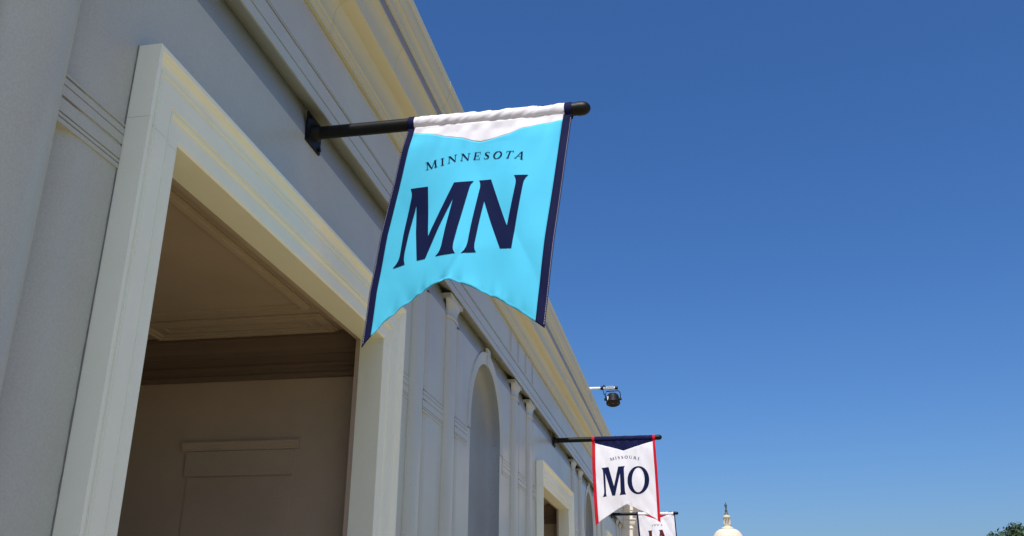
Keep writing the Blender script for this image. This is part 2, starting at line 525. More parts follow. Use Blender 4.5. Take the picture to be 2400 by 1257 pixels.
# the rooms behind the portals
def room(oy):
    ya, yb = 2.35 + oy, 6.20 + oy
    xb, xf, zc = -5.4, -2.234, 2.020
    c = MB().box(xb, xf, ya, yb, zc, zc + 0.06).build('room_ceiling', M_ROOM, pav)
    def coffer(x0, x1, y0, y1, deep):
        # a picture-frame of mouldings standing proud of the ceiling
        rings = [(0.0, 0.0), (0.0, 0.012), (0.018, 0.014), (0.024, 0.028), (0.05, 0.030), (0.056, 0.016), (0.075, 0.014), (0.082, 0.0)]
        vs = []; fs = []
        for q, d in rings:
            vs += [(x0 + q, y0 + q, zc - d * deep), (x1 - q, y0 + q, zc - d * deep), (x1 - q, y1 - q, zc - d * deep), (x0 + q, y1 - q, zc - d * deep)]
        for i in range(len(rings) - 1):
            for j in range(4):
                fs.append((i * 4 + j, i * 4 + (j + 1) % 4, (i + 1) * 4 + (j + 1) % 4, (i + 1) * 4 + j))
        MB().add(vs, fs).build('ceiling_moulding', M_ROOM, c)
    coffer(-4.9, -2.43, 2.75 + oy, 5.58 + oy, 1.0)
    coffer(-3.85, -2.43, 5.70 + oy, 6.09 + oy, 1.0)
    coffer(-3.72, -2.56, 5.80 + oy, 6.0 + oy, 0.35)
    # end wall that faces the street corner, with its crown mould and a panelled doorcase
    w = MB().box(xb, xf, yb, yb + 0.06, -EYE, zc + 0.06).build('room_end_wall', M_ROOM, pav)
    cr = [(yb, 2.0185), (yb - 0.10, 2.0185), (yb - 0.10, 1.985), (yb - 0.085, 1.975), (yb - 0.07, 1.93), (yb - 0.05, 1.90), (yb - 0.045, 1.87), (yb - 0.03, 1.865),
          (yb - 0.03, 1.80), (yb - 0.045, 1.795), (yb - 0.045, 1.775), (yb - 0.018, 1.765), (yb - 0.018, 1.735), (yb - 0.03, 1.73), (yb - 0.03, 1.70), (yb, 1.695)]
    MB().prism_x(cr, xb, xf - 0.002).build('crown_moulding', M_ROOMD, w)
    hd = [(yb, 1.255), (yb - 0.028, 1.25), (yb - 0.028, 1.238), (yb - 0.02, 1.225), (yb - 0.015, 1.205), (yb - 0.010, 1.20), (yb - 0.010, 1.188), (yb, 1.186)]
    MB().prism_x(hd, -3.60, -2.70).build('door_cap', M_ROOM, w)
    MB().box(-3.56, -2.735, yb - 0.012, yb, 1.008, 1.184).build('panel', M_ROOM, w)
    MB().box(-3.535, -2.745, yb - 0.006, yb, -EYE, 0.998).build('panel', M_ROOM, w)
    MB().box(xb - 0.06, xb, ya, yb + 0.06, -EYE, zc + 0.06).build('room_back_wall', M_ROOM, pav)
    MB().box(xb, xf, ya - 0.06, ya, -EYE, zc + 0.06).build('room_near_wall', M_ROOM, pav)
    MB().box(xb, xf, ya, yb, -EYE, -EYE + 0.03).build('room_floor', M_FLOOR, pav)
    # inner face of the street wall round the opening
    fw = MB()
    fw.box(xf - 0.03, xf, ya, FR_Y0 + oy + 0.302, -EYE + 0.031, zc - 0.001)
    fw.box(xf - 0.03, xf, FR_Y1 + oy - 0.302, yb - 0.001, -EYE + 0.031, zc - 0.001)
    fw.box(xf - 0.03, xf, FR_Y0 + oy + 0.303, FR_Y1 + oy - 0.303, FR_Z - 0.302, zc - 0.001)
    fw.build('room_front_wall', M_ROOM, pav)
for oy in OFFS:
    room(oy)

# ------------------------------------------------------------------ projecting end pavilion with pilasters
endp = empty('end_pavilion', (0, 0, 0))
tag(endp, 'projecting cream end block with a sunlit pilaster behind the white banners', 'building')
EY = 28.42
MB().box(-9, -1.86, EY, 48, -EYE, 4.05).build('wall', M_STONE, endp)
cornp = [(-9, 4.051), (-1.74, 4.051), (-1.70, 4.12), (-1.62, 4.16), (-1.62, 4.24), (-1.58, 4.26), (-1.58, 4.31), (-9, 4.33)]
MB().prism_y(cornp, EY - 0.001, 48).build('cornice', M_STONE, endp)
for y in (EY - 0.04, EY + 2.2, EY + 4.6, EY + 8.0, EY + 12.0):
    p = MB().box(-2.103, -1.775, y, y + 0.5, -EYE, 2.81).build('pilaster', M_STONE, endp)
    cp = MB()
    cp.box(-2.103, -1.745, y - 0.02, y + 0.52, 2.811, 2.84)
    cp.box(-2.103, -1.775, y, y + 0.5, 2.841, 2.93)
    for i in range(5):
        e = 0.03 + 0.045 * math.sin(math.pi / 2 * (i + 1) / 5)
        cp.box(-2.103, -1.775 + e + 0.02, y - e * 0.5, y + 0.5 + e * 0.5, 2.931 + i * 0.025, 2.955 + i * 0.025)
    cp.box(-2.103, -1.665, y - 0.06, y + 0.56, 3.06, 3.095)
    cp.box(-2.103, -1.765, y - 0.005, y + 0.505, 3.096, 3.33)
    cp.box(-2.103, -1.74, y - 0.02, y + 0.52, 3.331, 3.60)
    cp.box(-2.103, -1.72, y - 0.03, y + 0.53, 3.601, 4.05)
    cp.build('capital', M_STONE, p)

# ------------------------------------------------------------------ flag poles
def flag_pole(y, z, label, tip=-0.435):
    t = empty('flag_pole', (W, y, z))
    tag(t, label, 'flag pole', 'flag poles on the pavilion wall')
    def P(mb, nm, m, sm=False):
        mb.v = [(a - W, b - y, c - z) for a, b, c in mb.v]
        return mb.build(nm, m, t, sm)
    pl = MB().box(W + 0.001, W + 0.012, y - 0.105, y + 0.105, z - 0.095, z + 0.095)
    plate = P(pl, 'wall_plate', M_BLACK)
    for a in (-1, 1):
        for b in (-1, 1):
            bt = MB().tube([(W + 0.012, y + a * 0.08, z + b * 0.07), (W + 0.024, y + a * 0.08, z + b * 0.07)], 0.013, 6)
            bt.v = [(q[0] - W, q[1] - y, q[2] - z) for q in bt.v]
            bt.build('bolt', M_BLACK, plate)
    r = 0.0385
    wd = MB().tube([(W + 0.012, y, z), (W + 0.02, y, z), (W + 0.05, y, z), (W + 0.055, y, z)], [r + 0.016, r + 0.014, r + 0.004, r + 0.001], 20)
    P(wd, 'weld_collar', M_BLACK, True)
    P(MB().tube([(W + 0.012, y, z), (tip - 0.05, y, z + 0.004)], r, 28), 'pole', M_BLACK, True)
    pts, rr = [(tip - 0.075, y, z + 0.004), (tip - 0.05, y, z + 0.004)], [r + 0.0025, r + 0.0025]
    for i in range(1, 8):
        a = math.pi / 2 * i / 7.2
        pts.append((tip - 0.05 + 0.05 * math.sin(a), y, z + 0.004)); rr.append((r + 0.0025) * math.cos(a))
    P(MB().tube(pts, rr, 28), 'end_cap', M_BLACK, True)
    return t
flag_pole(4.609, 2.770, 'black pole on square wall plate carrying the big cyan banner', -0.432)
flag_pole(14.60, 2.806, 'black pole on wall plate carrying the white banner with red edges', -0.405)
flag_pole(25.10, 2.850, 'farthest black pole, carrying the white banner half hidden behind another', -0.376)

# ------------------------------------------------------------------ banners
def interp(tab, v):
    if v <= tab[0][0]: return tab[0][1] + (tab[1][1] - tab[0][1]) * (v - tab[0][0]) / (tab[1][0] - tab[0][0])
    for (a, fa), (b, fb) in zip(tab, tab[1:]):
        if v <= b: return fa + (fb - fa) * (v - a) / (b - a)
    return fb + (fb - fa) * (v - b) / (b - a)

class Banner:
    """a cloth hung from a pole: (u, v) runs across and down the cloth"""
    def __init__(s, y, L, R, bottom, chev, seed, shape):
        s.y = y; s.bottom = bottom; s.chev = chev; s.seed = seed; s.shape = shape
        def nrm(E):
            z0, z1 = E[0][1], E[-1][1]
            return [((z0 - z) / (z0 - z1), x) for x, z in E], z0, z1
        s.L, s.l0, s.l1 = nrm(L)
        s.R, s.r0, s.r1 = nrm(R)
    def vb(s, u): return interp(s.bottom, u)
    def vc(s, u): return interp(s.chev, u)
    def pos(s, u, v, off=0.0):
        xl, xr = interp(s.L, v), interp(s.R, v)
        zl = s.l0 + (s.l1 - s.l0) * v
        zr = s.r0 + (s.r1 - s.r0) * v
        x, z = xl + (xr - xl) * u, zl + (zr - zl) * u
        return Vector((x, s.y - 0.030 - off + s.fold(u, max(v, 0.0)), z))   # hangs from the front of the sleeve
    def fold(s, u, v):
        d = s.shape(u, v)
        # puckers along the bottom hem and short folds under the top seam
        e = max(0.0, s.vb(min(max(u, 0), 1)) - v)
        pk = noise.noise(Vector((u * 34, s.seed * 7.1, 0.3))) * 0.012 + noise.noise(Vector((u * 70, s.seed * 3.1, 4.3))) * 0.005
        d += pk * math.exp(-(e / 0.035) ** 1.3) * (1 if e > 0.006 else 0.4)
        d += noise.noise(Vector((u * 13 + v * 2, v * 1.6, s.seed))) * 0.020 * math.exp(-v / 0.17) * min(1, v / 0.03)
        d += noise.noise(Vector((u * 4.2, v * 2.6, s.seed + 5))) * 0.020 * min(1, v / 0.1)
        d += noise.noise(Vector((u * 9, v * 5, s.seed + 9))) * 0.005 * min(1, v / 0.1)
        d -= abs(noise.noise(Vector((u * 4.5 - v * 2.2, v * 1.1 + u, s.seed + 13)))) * 0.016 * min(1, v / 0.08)
        return d
    def sheet(s, name, m, parent, u0, u1, va, vbm, nu, nv, off=0.0, smooth=True):
        vs, fs = [], []
        for i in range(nu + 1):
            u = u0 + (u1 - u0) * i / nu
            a, b = va(u), vbm(u)
            for j in range(nv + 1):
                vs.append(s.pos(u, a + (b - a) * j / nv, off) - s.o)
        k = nv + 1
        fs = [(i * k + j, (i + 1) * k + j, (i + 1) * k + j + 1, i * k + j + 1) for i in range(nu) for j in range(nv)]
        ob = link_mesh(name, vs, [f[::-1] for f in fs], m, parent, smooth)
        sd = ob.modifiers.new('thickness', 'SOLIDIFY')
        sd.thickness = 0.0022
        sd.offset = -1
        # the face must look to -Y so that the thickness goes away from the viewer's side
        if ob.data.polygons[0].normal.y > 0:
            ob.data.flip_normals()
        return ob
    def glyph(s, name, polys, m, parent, off=0.0022, step=0.03):
        bm = bmesh.new()
        for pi, poly in enumerate(polys):
            holes = poly if isinstance(poly[0][0], (tuple, list)) else [poly]
            loops = [[Vector((p[0], p[1], (pi % 5) * 0.0002)) for p in lp] for lp in holes]
            flat = [p for lp in loops for p in lp]
            bvs = [bm.verts.new(p) for p in flat]
            for tri in tessellate_polygon(loops):
                try: bm.faces.new([bvs[i] for i in tri])
                except ValueError: pass
        us = [v.co.x for v in bm.verts]; ws = [v.co.y for v in bm.verts]
        for ax, lo, hi in ((0, min(us), max(us)), (1, min(ws), max(ws))):
            c = math.floor(lo / step) * step + step
            while c < hi:
                no = Vector((1, 0, 0)) if ax == 0 else Vector((0, 1, 0))
                bmesh.ops.bisect_plane(bm, geom=bm.verts[:] + bm.edges[:] + bm.faces[:], plane_co=no * c, plane_no=no)
                c += step
        for v in bm.verts:
            v.co = s.pos(v.co.x, v.co.y, off + v.co.z) - s.o
        me = bpy.data.meshes.new(name)
        bm.normal_update()
        bm.to_mesh(me); bm.free()
        me.materials.append(m)
        if len(me.polygons) and me.polygons[0].normal.y > 0:
            me.flip_normals()
        o = bpy.data.objects.new(name, me)
        C.objects.link(o)
        o.parent = parent
        return o

# strokes of a small flared serif alphabet: each letter in a box one unit high, y down
def stroke(p, q, w0, w1=None):
    w1 = w0 if w1 is None else w1
    dx, dy = q[0] - p[0], q[1] - p[1]
    L = math.hypot(dx, dy); nx, ny = -dy / L, dx / L
    return [(p[0] + nx * w0 / 2, p[1] + ny * w0 / 2), (q[0] + nx * w1 / 2, q[1] + ny * w1 / 2), (q[0] - nx * w1 / 2, q[1] - ny * w1 / 2), (p[0] - nx * w0 / 2, p[1] - ny * w0 / 2)]
def serif(x, y, w=0.3, h=0.06):
    return [(x - w / 2, y - h / 2), (x + w / 2, y - h / 2), (x + w / 2, y + h / 2), (x - w / 2, y + h / 2)]
def arcband(cx, cy, rx, ry, t, th0, th1, n=14):
    o = []; i_ = []
    for k in range(n + 1):
        a = th0 + (th1 - th0) * k / n
        tt = t * (0.35 + 0.65 * abs(math.cos(a)))
        o.append((cx + rx * math.cos(a), cy + ry * math.sin(a)))
        i_.append((cx + (rx - tt) * math.cos(a), cy + (ry - tt) * math.sin(a)))
    return [[o[k], o[k + 1], i_[k + 1], i_[k]] for k in range(n)]
PI = math.pi
def ribbon(pts, ws):
    return [stroke(pts[i], pts[i + 1], ws[i], ws[i + 1]) for i in range(len(pts) - 1)]
S_LETTER = ribbon([(.58, .22), (.50, .07), (.33, .03), (.16, .10), (.12, .25), (.22, .40), (.42, .53), (.54, .66), (.55, .80), (.46, .93), (.30, .97), (.14, .92), (.07, .76)],
                  [.05, .06, .08, .10, .15, .19, .20, .18, .15, .10, .08, .06, .05])
ALPHA = {
    'I': (0.36, [stroke((.18, 0), (.18, 1), .17), serif(.18, .03, .36), serif(.18, .97, .36)]),
    'M': (1.16, [stroke((.17, 0), (.14, 1), .075), stroke((.20, 0), (.58, 1), .19, .12), stroke((.94, 0), (.60, 1), .06), stroke((.97, 0), (1.0, 1), .18), serif(.13, .03, .26), serif(.14, .97, .28), serif(1.02, .03, .26), serif(1.0, .97, .34)]),
    'N': (1.0, [stroke((.17, 0), (.17, 1), .075), stroke((.17, 0), (.85, 1), .19, .13), stroke((.84, 0), (.84, 1), .075), serif(.13, .03, .28), serif(.17, .97, .3), serif(.84, .03, .3)]),
    'E': (0.74, [stroke((.18, 0), (.18, 1), .17), stroke((.04, .03), (.68, .03), .06), stroke((.2, .5), (.55, .5), .06), stroke((.04, .97), (.70, .97), .06), stroke((.67, 0), (.67, .22), .06), stroke((.69, 1), (.69, .76), .06), stroke((.54, .4), (.54, .6), .05)]),
    'T': (0.84, [stroke((.42, 0), (.42, 1), .17), stroke((.02, .03), (.82, .03), .06), stroke((.04, 0), (.04, .24), .06), stroke((.80, 0), (.80, .24), .06), serif(.42, .97, .36)]),
    'A': (0.98, [stroke((.46, 0), (.14, 1), .075), stroke((.48, 0), (.82, 1), .18), stroke((.24, .66), (.70, .66), .06), serif(.13, .97, .28), serif(.82, .97, .34)]),
    'W': (1.3, [stroke((.13, 0), (.40, 1), .18, .12), stroke((.64, 0), (.42, 1), .06), stroke((.64, 0), (.90, 1), .18, .12), stroke((1.17, 0), (.92, 1), .06), serif(.13, .03, .3), serif(.64, .03, .26), serif(1.17, .03, .26)]),
    'O': (1.0, arcband(.5, .5, .48, .53, .19, 0, 2 * PI, 30)),
    'U': (0.94, [stroke((.18, 0), (.18, .62), .17), stroke((.76, 0), (.76, .62), .075), serif(.18, .03, .36), serif(.76, .03, .3)] + arcband(.455, .62, .36, .40, .15, 0, PI, 16)),
    'R': (0.94, [stroke((.18, 0), (.18, 1), .17), serif(.18, .97, .36), stroke((.04, .03), (.42, .03), .06), stroke((.2, .53), (.44, .53), .06), stroke((.42, .53), (.84, 1), .17), serif(.86, .97, .2)] + arcband(.42, .28, .28, .28, .17, -PI / 2, PI / 2, 12)),
    'S': (0.66, S_LETTER),
}
def arc_text(b, word, uc, vcen, half, rise, h, m, parent, wu, lv):
    """letters along a shallow arch; half, rise, h in metres; wu, lv: metres per unit of u and v"""
    gap = 0.36
    tot = sum(ALPHA[c][0] for c in word) + gap * (len(word) - 1)
    k = 2 * half / (tot * h)                       # horizontal fit
    x = -tot / 2
    for c in word:
        w, polys = ALPHA[c]
        mid = (x + w / 2) * h * k
        dy = rise * (mid / half) ** 2
        sl = 2 * rise * mid / (half * half)
        out = []
        for poly in polys:
            q = []
            for px, py in poly:
                lx, ly = (px - w / 2) * h * k, (py - 0.5) * h
                X = mid + lx - ly * sl
                Yd = dy + ly + lx * sl
                q.append((uc + X / wu, vcen + Yd / lv))
            out.append(q)
        b.glyph('letter', out, m, parent, off=0.0022, step=0.05)
        x += w + gap

def sleeve(b, parent, xa, xb, zp, r, m, strap_m, name='sleeve'):
    # gathered tube round the pole, creased on the slant
    nx, na = 120, 40
    vs = []
    for i in range(nx + 1):
        f = i / nx
        x = xa + (xb - xa) * f
        for j in range(na):
            a = 2 * PI * j / na
            tw = f * 15 + a * 0.9
            rr = r + 0.0042 * noise.noise(Vector((tw * 1.1, a * 0.35, b.seed))) + 0.004 * noise.noise(Vector((tw * 3.0, a * 0.7, b.seed + 3)))
            if math.sin(a) < -0.85: rr += 0.003
            rr = max(rr, 0.0418)
            vs.append(Vector((x, b.y + rr * math.cos(a), zp + rr * math.sin(a))) - b.o)
    fs = [(i * na + j, i * na + (j + 1) % na, (i + 1) * na + (j + 1) % na, (i + 1) * na + j) for i in range(nx) for j in range(na)]
    mb = MB().add(vs, fs)
    so = mb.build(name, m, parent, True)
    for (p, q, ext) in ((xa - 0.036, xa + 0.003, 0.0), (xb - 0.003, xb + 0.040, 0.0)):
        mb = MB()
        prof = [(p, r + 0.000), (p + 0.004, r + 0.004), (q - 0.004, r + 0.0055), (q, r + 0.003)]
        vs = []
        for x, rr in prof:
            for j in range(32):
                a = 2 * PI * j / 32
                vs.append(Vector((x, b.y + rr * math.cos(a), zp + rr * math.sin(a))) - b.o)
        mb.add(vs, [(i * 32 + j, i * 32 + (j + 1) % 32, (i + 1) * 32 + (j + 1) % 32, (i + 1) * 32 + j) for i in range(3) for j in range(32)])
        mb.build('end_loop', strap_m, parent, True)
    return so

def make_banner(name, label, y, zp, L, R, bottom, chev, bl, br, mats, seed, shape, cu=None, sleeve_m=None):
    b = Banner(y, L, R, bottom, chev, seed, shape)
    t = empty(name, ((L[0][0] + R[0][0]) / 2, y, zp))
    b.o = Vector(t.location)
    tag(t, label, 'banner', 'state banners hung from the poles')
    body, top, edgeL, edgeR = mats
    b.sheet('cloth_panel', body, t, bl, br, b.vc, b.vb, 110, 110)
    c0_, c1_ = cu if cu else (bl, br)
    b.sheet('chevron_band', top, t, c0_, c1_, lambda u: -0.011, b.vc, 90, 14)
    el = b.sheet('side_border', edgeL, t, 0.0, bl, lambda u: -0.010, b.vb, 5, 130)
    er = b.sheet('side_border', edgeR, t, br, 1.0, lambda u: -0.010, b.vb, 5, 130)
    sleeve(b, t, L[0][0] + 0.034, R[0][0] - 0.04, zp + 0.001, 0.0435, sleeve_m or top, edgeL)
    return b, t

def stitches(b, u, parent, n=90):
    polys = []
    for i in range(n):
        v = 0.01 + (b.vb(u) - 0.02) * i / n
        dv = (b.vb(u) - 0.02) / n * 0.62
        polys.append([(u - 0.0011, v), (u + 0.0011, v), (u + 0.0011, v + dv), (u - 0.0011, v + dv)])
    b.glyph('stitching', polys, M_THREAD, parent, off=0.0012, step=9)

# cyan banner: sheared a little by the breeze
MN_L = [(-1.499, 2.716), (-1.564, 2.407), (-1.642, 2.071), (-1.692, 1.749), (-1.721, 1.428)]
MN_R = [(-0.537, 2.717), (-0.587, 2.306), (-0.635, 1.944), (-0.688, 1.447)]
MN_B = [(0, 1.0), (0.04, 0.955), (0.1032, 0.8981), (0.2009, 0.8406), (0.3001, 0.7967), (0.38, 0.769), (0.4465, 0.7518), (0.5, 0.768), (0.5929, 0.7996), (0.7401, 0.8609), (0.8878, 0.9377), (1.0, 1.004)]
MN_C = [(0, 0.012), (0.046, 0.018), (0.15, 0.034), (0.3, 0.057), (0.4, 0.078), (0.475, 0.096), (0.55, 0.082), (0.7, 0.052), (0.85, 0.030), (0.951, 0.020), (1, 0.015)]
def shape_mn(u, v):
    d = 0.030 * math.sin(2 * PI * (0.75 * u + 0.22 * v) + 0.9) * min(1, v * 1.6)
    d += 0.016 * math.sin(2 * PI * (1.7 * u - 0.5 * v) + 2.2) * v
    d += 0.06 * v * v * (1 - u)                       # the wall side swings away
    # crease fanning up and to the right from the notch
    s = (u - 0.4465) - 0.45 * (0.7518 - v)
    w = max(0.0, 1 - abs(0.7518 - v) / 0.2) if v < 0.7518 else 0
    d -= 0.09 * v * u                                  # the outer side swings towards the viewer
    d += 0.012 * w * math.exp(-(s / 0.02) ** 2)
    return d
bn, tn = make_banner('state_banner', 'large cyan banner with navy side borders lettered MINNESOTA MN, nearest of the banners', 4.609, 2.766,
                     MN_L, MN_R, MN_B, MN_C, 0.042, 0.949, (M_CYAN, M_WHITE, M_NAVY, M_NAVY), 1.3, shape_mn)
GL_M = [(0.1163, 0.2962), (0.2187, 0.2936), (0.2907, 0.5311), (0.3736, 0.2902), (0.4863, 0.2892), (0.4745, 0.3030), (0.4705, 0.318), (0.47, 0.3357), (0.4632, 0.4777), (0.4557, 0.5892), (0.4575, 0.607), (0.4629, 0.623), (0.4767, 0.6408), (0.3619, 0.639), (0.3770, 0.626), (0.384, 0.612), (0.3875, 0.5936), (0.3912, 0.3687), (0.2999, 0.6378), (0.2499, 0.6389), (0.1738, 0.3758), (0.1652, 0.585), (0.1655, 0.604), (0.169, 0.624), (0.1794, 0.6466), (0.109, 0.6555), (0.127, 0.637), (0.136, 0.619), (0.1387, 0.602), (0.1341, 0.337), (0.1300, 0.318)]
GL_N = [(0.5161, 0.2873), (0.5854, 0.2887), (0.7338, 0.5295), (0.7412, 0.3367), (0.7390, 0.319), (0.732, 0.303), (0.7222, 0.2913), (0.8047, 0.2961), (0.793, 0.309), (0.786, 0.322), (0.7842, 0.3367), (0.7794, 0.6408), (0.7168, 0.6352), (0.5748, 0.3963), (0.5729, 0.5994), (0.5755, 0.617), (0.581, 0.631), (0.5898, 0.6425), (0.5075, 0.6421), (0.523, 0.629), (0.531, 0.612), (0.5335, 0.5925), (0.531, 0.3227), (0.5265, 0.304)]
bn.glyph('letter', [GL_M], M_INK, tn)
bn.glyph('letter', [GL_N], M_INK, tn)
arc_text(bn, 'MINNESOTA', 0.470, 0.163, 0.283, 0.044, 0.046, M_INK, tn, 0.965, 1.28)
stitches(bn, 0.005, tn); stitches(bn, 0.995, tn)

MO_L = [(-1.49, 2.757), (-1.494, 2.329), (-1.483, 1.931), (-1.465, 1.496)]
MO_R = [(-0.511, 2.762), (-0.499, 2.306), (-0.494, 1.887), (-0.49, 1.528)]
MO_B = [(0, 1.0), (0.1, 0.946), (0.1849, 0.9038), (0.3256, 0.8364), (0.43, 0.793), (0.5072, 0.7695), (0.6, 0.803), (0.7025, 0.8441), (0.8571, 0.9118), (1.0, 1.0)]
MO_C = [(0, 0.012), (0.05, 0.016), (0.2, 0.050), (0.35, 0.083), (0.45, 0.108), (0.498, 0.118), (0.55, 0.106), (0.7, 0.070), (0.85, 0.034), (0.958, 0.016), (1, 0.012)]
def shape_mo(u, v):
    return 0.022 * math.sin(2 * PI * (0.8 * u + 0.3 * v) + 2.4) * min(1, v * 1.5) + 0.012 * math.sin(2 * PI * (1.6 * u - 0.4 * v)) * v + 0.03 * v * v
bm_, tm_ = make_banner('state_banner', 'white banner with navy top and red side borders lettered MISSOURI MO', 14.60, 2.802,
                       MO_L, MO_R, MO_B, MO_C, 0.050, 0.959, (M_WHITE, M_NAVY, M_RED, M_RED), 4.7, shape_mo)
GL_M2 = [(0.144, 0.3232), (0.2533, 0.3136), (0.3216, 0.5473), (0.4027, 0.3127), (0.5073, 0.3073), (0.4930, 0.325), (0.4885, 0.345), (0.486, 0.6055), (0.4905, 0.633), (0.5003, 0.6503), (0.3987, 0.6575), (0.414, 0.638), (0.42, 0.615), (0.4241, 0.3961), (0.3312, 0.6584), (0.2865, 0.6601), (0.197, 0.389), (0.1941, 0.6276), (0.196, 0.648), (0.2022, 0.6647), (0.1365, 0.673), (0.152, 0.655), (0.162, 0.632), (0.1659, 0.6056), (0.1642, 0.372), (0.1593, 0.3451)]
bm_.glyph('letter', [GL_M2], M_INK2, tm_)
def o_loop(cu, cv, ru, rv, tilt, n=40, rev=False):
    pts = [(cu + ru * math.cos(2 * PI * k / n) - tilt * math.sin(2 * PI * k / n), cv + rv * math.sin(2 * PI * k / n)) for k in range(n)]
    return pts[::-1] if rev else pts
bm_.glyph('letter', [[o_loop(0.7003, 0.483, 0.167, 0.1695, 0.012), o_loop(0.6998, 0.4815, 0.097, 0.149, 0.011, rev=True)]], M_INK2, tm_)
arc_text(bm_, 'MISSOURI', 0.508, 0.1985, 0.222, 0.032, 0.042, M_INK2, tm_, 0.985, 1.25)

IA_L = [(-1.448, 2.800), (-1.422, 2.30), (-1.38, 1.49)]
IA_R = [(-0.466, 2.835), (-0.446, 2.30), (-0.41, 1.53)]
IA_C = [(0, 0.0), (0.2, 0.0), (0.5, 0.09), (0.86, 0.0), (1, 0.0)]
def shape_ia(u, v):
    return 0.03 * math.sin(2 * PI * (1.1 * u + 0.2 * v) + 0.6) * min(1, v * 2) + 0.02 * v
bi, ti = make_banner('state_banner', 'white banner with maroon letters IA and dark edges, half hidden, farthest of the banners', 25.10, 2.846,
                     IA_L, IA_R, MO_B, IA_C, 0.044, 0.972, (M_WHITE, M_RED, M_NAVY, M_NAVY), 8.1, shape_ia, (0.2, 0.86), M_WHITE)
GL_I = [(0.26, 0.296), (0.375, 0.292), (0.361, 0.312), (0.358, 0.34), (0.358, 0.61), (0.364, 0.638), (0.378, 0.655), (0.26, 0.660), (0.274, 0.638), (0.278, 0.61), (0.278, 0.34), (0.273, 0.315)]
GL_A = [[(0.545, 0.296), (0.64, 0.290), (0.765, 0.60), (0.79, 0.637), (0.815, 0.655), (0.66, 0.660), (0.675, 0.645), (0.672, 0.615), (0.648, 0.552), (0.53, 0.555), (0.510, 0.615), (0.510, 0.640), (0.525, 0.656), (0.43, 0.660), (0.455, 0.640), (0.475, 0.61), (0.567, 0.345), (0.562, 0.315)], [(0.592, 0.395), (0.54, 0.525), (0.638, 0.523)]]
bi.glyph('letter', [GL_I], M_MAROON, ti)
bi.glyph('letter', [GL_A], M_MAROON, ti)
arc_text(bi, 'IOWA', 0.515, 0.195, 0.135, 0.012, 0.045, M_MAROON, ti, 0.98, 1.28)

# ------------------------------------------------------------------ stage lamp on its pipe above the cornice
LY = 17.5
pp = empty('support_pipe', (-2.3, LY, 4.33))
tag(pp, 'white pipe reaching out over the cornice with a clamp and black tape', 'pipe')
def PB(mb, nm, m, par, o, sm=False):
    mb.v = [(a - o[0], b - o[1], c - o[2]) for a, b, c in mb.v]
    return mb.build(nm, m, par, sm)
po = pp.location
PB(MB().tube([(-2.6, LY, 4.36), (-1.30, LY, 4.335)], 0.026, 16), 'tube', M_WHITEP, pp, po, True)
PB(MB().box(-2.72, -2.50, LY - 0.1, LY + 0.1, 4.20, 4.335), 'base_block', M_GREY, pp, po)
PB(MB().tube([(-1.325, LY, 4.336), (-1.27, LY, 4.334)], 0.031, 14), 'end_plug', M_BLACK, pp, po, True)
PB(MB().tube([(-1.60, LY, 4.341), (-1.545, LY, 4.340)], 0.034, 14), 'tape_wrap', M_BLACK, pp, po, True)
PB(MB().box(-1.485, -1.34, LY - 0.036, LY + 0.036, 4.314, 4.372), 'clamp', M_STEEL, pp, po)
PB(MB().tube([(-1.57, LY - 0.02, 4.35), (-1.53, LY - 0.03, 4.385), (-1.50, LY - 0.03, 4.36)], 0.012, 8), 'tie', M_BLACK, pp, po)

lp = empty('stage_lamp', (-1.385, LY, 4.30))
tag(lp, 'round black stage lamp hanging below the white pipe beyond the cornice', 'lamp')
lo = lp.location
lx, lz = -1.37, 4.13
ax = Vector((0.05, -0.30, -0.95)).normalized()                 # lens looks down and a little to the street
c0 = Vector((lx, LY, lz))
def along(q): return c0 + ax * q
bodyo = PB(MB().tube([along(-0.085), along(-0.08), along(-0.045), along(-0.04), along(0.04), along(0.045), along(0.105), along(0.112), along(0.10)],
                     [0.07, 0.092, 0.098, 0.116, 0.120, 0.130, 0.132, 0.124, 0.116], 28), 'housing', M_LAMP, lp, lo, True)
for k in range(10):                                             # cooling fins
    a = 2 * PI * k / 10
    e1 = ax.cross(Vector((1, 0, 0))).normalized(); e2 = ax.cross(e1)
    d = e1 * math.cos(a) + e2 * math.sin(a)
    PB(MB().tube([along(-0.07) + d * 0.100, along(0.03) + d * 0.122], 0.008, 6), 'fin', M_LAMP, bodyo, lo)
lens = PB(MB().tube([along(0.094), along(0.099)], 0.1155, 28), 'lens_plate', M_STEEL, lp, lo, True)
e1 = ax.cross(Vector((1, 0, 0))).normalized(); e2 = ax.cross(e1)
for ring, cnt in ((0.0, 1), (0.047, 6), (0.092, 12)):
    for k in range(cnt):
        a = 2 * PI * k / cnt
        p = along(0.099) + (e1 * math.cos(a) + e2 * math.sin(a)) * ring
        PB(MB().tube([p, p + ax * 0.006, p + ax * 0.010], [0.021, 0.018, 0.008], 10), 'lens', M_LENS, lens, lo, True)
yk = MB()
for s in (-1, 1):
    yk.tube([(lx + s * 0.142, LY, lz - 0.01), (lx + s * 0.142, LY, lz + 0.10), (lx + s * 0.115, LY, lz + 0.145)], 0.009, 8)
yk.tube([(lx - 0.116, LY, lz + 0.145), (lx + 0.116, LY, lz + 0.150)], 0.010, 8)
PB(yk, 'yoke', M_LAMP, lp, lo)
for s in (-1, 1):
    PB(MB().tube([(lx + s * 0.10, LY, lz - 0.01), (lx + s * 0.165, LY, lz - 0.01)], [0.028, 0.024], 10), 'yoke_knob', M_LAMP, lp, lo)
PB(MB().tube([(lx - 0.03, LY, lz + 0.145), (lx - 0.04, LY, lz + 0.185)], 0.016, 8), 'hanger_bolt', M_STEEL, lp, lo)
